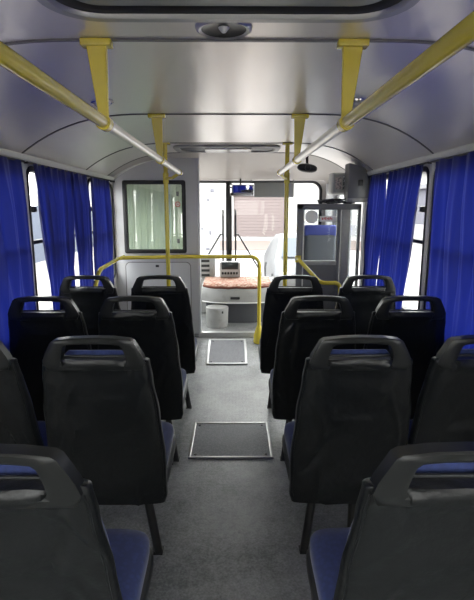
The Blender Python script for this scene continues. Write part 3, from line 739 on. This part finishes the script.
# ------------------------------------------------------------------ front: engine cover, dash, console
t = thing('engine_cover', 'pale grey bulging engine cover on the front platform', 'engine cover', (.05, 5.4, .135))
def hull(xa, xb, yf, yb, bow, z, tz=0, n=18):
    pts = []
    for k in range(n+1):
        u = -1+2*k/n; x = xa+(xb-xa)*(k/n); pts.append((x, yf+bow*(abs(u)**3.0), z))
    pts += [(xb, yb, z+tz), (xa, yb, z+tz)]; return pts
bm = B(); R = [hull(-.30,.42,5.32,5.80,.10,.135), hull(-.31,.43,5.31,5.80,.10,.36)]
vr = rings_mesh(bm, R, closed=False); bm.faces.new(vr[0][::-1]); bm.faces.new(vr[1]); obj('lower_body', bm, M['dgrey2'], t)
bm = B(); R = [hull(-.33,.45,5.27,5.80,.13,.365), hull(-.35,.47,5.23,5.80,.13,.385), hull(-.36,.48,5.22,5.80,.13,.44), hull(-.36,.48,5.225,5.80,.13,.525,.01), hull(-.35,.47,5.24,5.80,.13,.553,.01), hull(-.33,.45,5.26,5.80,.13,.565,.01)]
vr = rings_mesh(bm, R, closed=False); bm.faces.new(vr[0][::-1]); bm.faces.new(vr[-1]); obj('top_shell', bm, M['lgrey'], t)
bm = B(); box(bm, -.03, .075, 5.208, 5.232, .425, .452, .01, 3); obj('latch_handle', bm, M['black'], t)
bm = B(); tube(bm, [(p[0], p[1]-.004, .383) for p in hull(-.35,.47,5.23,5.8,.13,.38)[:19]], .006, 6); obj('lower_lip', bm, M['white'], t)
# blanket draped on top
bm = B(); nx, ny = 40, 18; g = []
for j in range(ny+1):
    v = j/ny; row = []
    for i in range(nx+1):
        u = i/nx; x = -.335+.775*u; f = 5.245+.13*abs(2*u-1)**3
        y = f+.53*v*(5.80-f)/.53; z = .585+.012*v+.003*noise.noise((x*9, y*9, 2))+.002*math.sin(x*40+y*12)
        if j == 0: z -= .022; y -= .010
        row.append((x, y, z))
    g.append(row)
def sheet(bm, g, th):
    top = [[bm.verts.new(p) for p in r_] for r_ in g]; bot = [[bm.verts.new((p[0], p[1], p[2]-th)) for p in r_] for r_ in g]
    a, b = len(g), len(g[0])
    for j in range(a-1):
        for i in range(b-1):
            bm.faces.new((top[j][i], top[j][i+1], top[j+1][i+1], top[j+1][i])); bm.faces.new((bot[j][i], bot[j+1][i], bot[j+1][i+1], bot[j][i+1]))
    for j in range(a-1):
        for i in (0, b-1): bm.faces.new((top[j][i], top[j+1][i], bot[j+1][i], bot[j][i]))
    for i in range(b-1):
        for j in (0, a-1): bm.faces.new((top[j][i], bot[j][i], bot[j][i+1], top[j][i+1]))
sheet(bm, g, .009)
t = thing('blanket', 'orange-brown patterned blanket spread over the engine cover', 'blanket', (.05, 5.5, .52))
obj('blanket_cloth', bm, M['blanket'], t)
bm = B(); tube(bm, [(p[0], p[1]-.003, p[2]-.008) for p in g[0]], .014, 6); obj('dark_hem', bm, M['blanketedge'], t)
# pale curved bin under the cover
t = thing('bin', 'pale curved bin standing in front of the engine cover', 'bin', (-.155, 5.17, .135))
bm = B(); lathe(bm, [(.0005,.136),(.112,.136),(.118,.15),(.124,.352),(.118,.358),(.0005,.360)], -.175, 5.17, 32); obj('bin_body', bm, M['lgrey'], t)
bm = B(); box(bm, -.125, -.105, 5.060, 5.073, .30, .325, .003); obj('lock', bm, M['black'], t)
# dashboard
t = thing('dashboard', 'long grey dashboard shelf under the windscreen', 'dashboard', (0, 5.86, .1))
bm = B(); box(bm, XL+.06, XR-.06, 5.81, YF-.012, .137, .575, .02, 3); obj('shelf', bm, M['lgrey'], t)
t = thing('dash_console', 'dark-screened grey console on the dashboard behind the blanket', 'console', (-.035, 5.74, .6))
bm = B(); box(bm, -.16, .09, 5.70, 5.80, .602, .79, .02, 3); obj('case', bm, M['lgrey'], t)
bm = B(); box(bm, -.135, .062, 5.692, 5.702, .70, .785, .006); obj('screen', bm, M['screen'], t)
for k in range(6):
    bm = B(); box(bm, -.135+.034*k, -.113+.034*k, 5.692, 5.702, .640, .668, .002); obj('button', bm, M['black'], t)
t = thing('air_vent_tower', 'grey louvred air vent beside the cab panel edge', 'vent', (-.30, 5.74, .6))
bm = B(); box(bm, -.40, -.22, 5.815, 5.90, .578, .86, .015, 3); obj('case', bm, M['lgrey'], t)
for k in range(4):
    bm = B(); box(bm, -.385, -.285, 5.807, 5.819, .60+.058*k, .63+.058*k, .003); obj('louvre', bm, M['black'], t)
# rear-view mirror
t = thing('interior_mirror', 'wide rear-view mirror under the windscreen header', 'mirror', (.08, 5.72, 1.60))
R = Matrix.Rotation(.19, 3, 'Z') @ Matrix.Rotation(.06, 3, 'X'); ab = Vector((.10, 5.70, 1.62))
bm = B(); box(bm, -.045, .245, 5.69, 5.715, 1.555, 1.685, .010, 3, rot=R, about=ab); obj('housing', bm, M['black'], t)
bm = B(); box(bm, -.037, .237, 5.683, 5.689, 1.563, 1.677, .002, 1, rot=R, about=ab); obj('mirror_glass', bm, M['mirror'], t)
bm = B(); tube(bm, [(.09, 5.73, 1.65), (.09, 5.79, 1.72), (.09, 5.86, 1.76)], .010, 8); obj('arm', bm, M['black'], t)
# sun visor
t = thing('sun_visor', 'grey sun visor across the upper right of the windscreen', 'sun visor', (.45, 5.80, 1.56))
bm = B(); box(bm, .25, .72, 5.80, 5.818, 1.545, 1.715, .008, 2); obj('visor_panel', bm, mat('visor_grey', (.22,.23,.23), .5), t)
bm = B(); tube(bm, [(.20, 5.809, 1.712), (.75, 5.809, 1.712)], .006, 8); tube(bm, [(.22,5.809,1.712),(.22,5.85,1.745)], .006, 8); tube(bm, [(.72,5.809,1.712),(.72,5.85,1.745)], .006, 8); obj('visor_rod', bm, M['black'], t)
# wipers outside
for x, s, lb in ((-.125, -1, 'black wiper standing left of the windscreen divider'), (.035, 1, 'black wiper standing right of the windscreen divider')):
    t = thing('windscreen_wiper', lb, 'wiper', (x, YF+.07, .6), 'windscreen wipers')
    bm = B(); tube(bm, [(x, YF+.07, .60), (x-.004*s, YF+.07, 1.40)], .012, 8); obj('blade', bm, M['black'], t)
    bm = B(); tube(bm, [(x, YF+.085, 1.10), (x+.03*s, YF+.085, 1.10), (x+.32*s, YF+.09, .62), (x+.32*s, YF+.06, .53)], .011, 8); obj('arm', bm, M['black'], t)
# co-driver seat behind the glazed partition
t = thing('crew_seat', 'high-backed charcoal seat with blue headrest cover behind the glazed partition', 'seat', (.9, 5.1, -.36))
bm = B(); box(bm, .745, 1.085, 5.02, 5.13, .50, 1.215, .04, 3, rot=Matrix.Rotation(-.06, 3, 'X')); obj('backrest', bm, M['seatgrey'], t)
bm = B(); box(bm, .738, 1.092, 5.035, 5.165, 1.12, 1.245, .035, 3, rot=Matrix.Rotation(-.06, 3, 'X')); obj('headrest_cover', bm, mat('headrest_blue', (.02,.03,.17), .7), t)
bm = B(); box(bm, .745, 1.085, 5.06, 5.48, .40, .52, .03, 3); obj('cushion', bm, M['seatgrey'], t)
bm = B(); box(bm, .80, 1.03, 5.10, 5.42, -.36, .41, .02); obj('base', bm, M['dgrey'], t)

# ------------------------------------------------------------------ outside the windows
GZ = -.92
bm = B(); box(bm, -45, 45, -25, 60, GZ-.2, GZ); struct('ground', bm, M['ground'])
bm = B(); box(bm, -1.5, 9, 27, 35, GZ+.001, GZ+.03); tag(obj('red_paving', bm, M['redground'], None), 'reddish paved strip in front of the garage', 'paving')
# garage building straight ahead
t = thing('garage_building', 'white plastered garage building seen through the windscreen', 'building', (2, 41, GZ))
bm = B(); box(bm, -16, .05, 40, 48, GZ, 4.2); box(bm, 4.35, 20, 40, 48, GZ, 4.2); box(bm, .05, 4.35, 40, 48, 2.40, 4.2); box(bm, .05, 4.35, 41, 48, GZ, 2.5); obj('wall', bm, M['plaster'], t)
bm = B(); box(bm, -16.3, 20.3, 39.7, 48.3, 4.2, 4.5); obj('roof', bm, M['roofm'], t)
bm = B(); 
for k in range(13): box(bm, .08, 4.32, 40.15, 40.30, GZ+.02+.25*k, GZ+.262+.25*k, .012, 1)
d = obj('roller_door', bm, M['garage'], t)
bm = B(); box(bm, .08, 4.32, 40.28, 40.36, GZ+.01, 2.39); obj('door_backing', bm, M['garage2'], d)
for x in (-6.5, 8.0):
    bm = B(); ringframe(bm, rrect(x,x+1.6,.2,1.6,.02), rrect(x+.1,x+1.5,.3,1.5,.01), 'y', 39.96, 0, .08); w = obj('window', bm, M['white'], t)
    bm = B(); box(bm, x+.09, x+1.51, 39.99, 40.01, .29, 1.51); obj('pane', bm, M['darkglass'], w)
# neighbouring white wall close by on the left
t = thing('boundary_wall', 'free-standing white wall with dark scuffs seen left of the windscreen divider', 'wall', (-4, 15, GZ))
bm = B(); box(bm, -2.6, -.42, 15, 15.25, GZ, 3.4); obj('wall_panel', bm, M['plaster'], t)
bm = B(); box(bm, -2.65, -.37, 14.95, 15.3, 3.4, 3.48); obj('coping', bm, M['trim'], t)
bm = B()
for k in range(5):
    x = -1.0+.5*random.random(); z = -.2+2.2*random.random(); box(bm, x, x+.05+.1*random.random(), 14.985, 15.0, z, z+.06+.15*random.random(), .01)
obj('scuff_marks', bm, M['lwall'], t, kind='stuff')
# parked car
t = thing('parked_car', 'silver parked car seen through the right of the windscreen', 'car', (2.4, 12.5, GZ))
def carprof():
    return [(-.0,.28),(.02,.62),(.25,.84),(1.05,.98),(1.65,1.48),(2.1,1.58),(3.1,1.56),(3.75,1.38),(4.15,.98),(4.35,.85),(4.38,.35),(4.2,.24),(.2,.22)]
bm = B(); R = []
for x, k in ((1.35,.90),(1.42,.98),(1.7,1.0),(2.3,1.01),(2.9,1.0),(3.1,.98),(3.17,.90)):
    R.append([(x + (0 if z < .9 else (z-.9)*(.35 if x < 2.3 else -.35)*(abs(x-2.26)/.9)), 12.0+y, GZ+z*k) for y, z in carprof()])
vr = rings_mesh(bm, R, closed=False); bm.faces.new(vr[0][::-1]); bm.faces.new(vr[-1]); obj('body', bm, M['car'], t)
bm = B(); vs = [bm.verts.new(p) for p in ((1.62,13.06,GZ+1.02),(2.90,13.06,GZ+1.02),(2.74,13.62,GZ+1.50),(1.78,13.62,GZ+1.50))]; f = bm.faces.new(vs)
rr = bmesh.ops.extrude_face_region(bm, geom=[f]); bmesh.ops.translate(bm, verts=[v for v in rr['geom'] if isinstance(v, bmesh.types.BMVert)], vec=(0,-.03,.015)); obj('windscreen', bm, M['darkglass'], t)
for x in (1.42, 3.10):
    for y in (12.75, 15.55):
        bm = B(); R = Matrix.Translation((x, y, GZ+.31)) @ Matrix.Rotation(PI/2, 4, 'Y'); lathe(bm, [(.0005,.1),(.2,.1),(.31,.085),(.31,-.085),(.2,-.1),(.0005,-.1)], 0, 0, 24, R); obj('wheel', bm, M['tyre'], t)
for x in (1.62, 2.9):
    bm = B(); box(bm, x-.15, x+.15, 11.98, 12.12, GZ+.58, GZ+.74, .04, 3); obj('headlight', bm, M['white'], t)
bpy.data.objects['parked_car'].location.x -= .30
# left side: fence and pink building ; right side: lilac-grey building
t = thing('sheet_fence', 'blue-grey sheet metal fence outside the left windows', 'fence', (-7, 10, GZ))
bm = B(); box(bm, -7.05, -7, -12, 38, GZ+.4, 1.5); obj('sheet', bm, M['fence'], t)
bm = B(); box(bm, -7.12, -6.98, -12, 38, GZ, GZ+.42); obj('footing', bm, M['plaster'], t)
t = thing('house', 'pink plastered house behind the fence outside the left windows', 'building', (-16, 14, GZ))
bm = B(); box(bm, -22, -15, -6, 34, GZ, 5.0); obj('wall', bm, M['pink'], t)
bm = B(); box(bm, -22.3, -14.7, -6.3, 34.3, 5.0, 5.3); obj('roof', bm, M['roofm'], t)
for y in (2, 7, 12, 17, 22, 27):
    bm = B(); box(bm, -15.02, -14.97, y, y+1.3, 1.6, 3.0); obj('window', bm, M['darkglass'], t)
t = thing('depot_building', 'lilac-grey building outside the right windows', 'building', (13, 14, GZ))
bm = B(); box(bm, 12, 20, -8, 38, GZ, 2.6); obj('wall', bm, M['lwall'], t)
bm = B(); box(bm, 11.7, 20.3, -8.3, 38.3, 2.6, 2.85); obj('roof', bm, M['roofm'], t)
bm = B(); box(bm, 11.9, 12, -8, 38, GZ, GZ+1.3); obj('plinth', bm, M['plaster'], t)
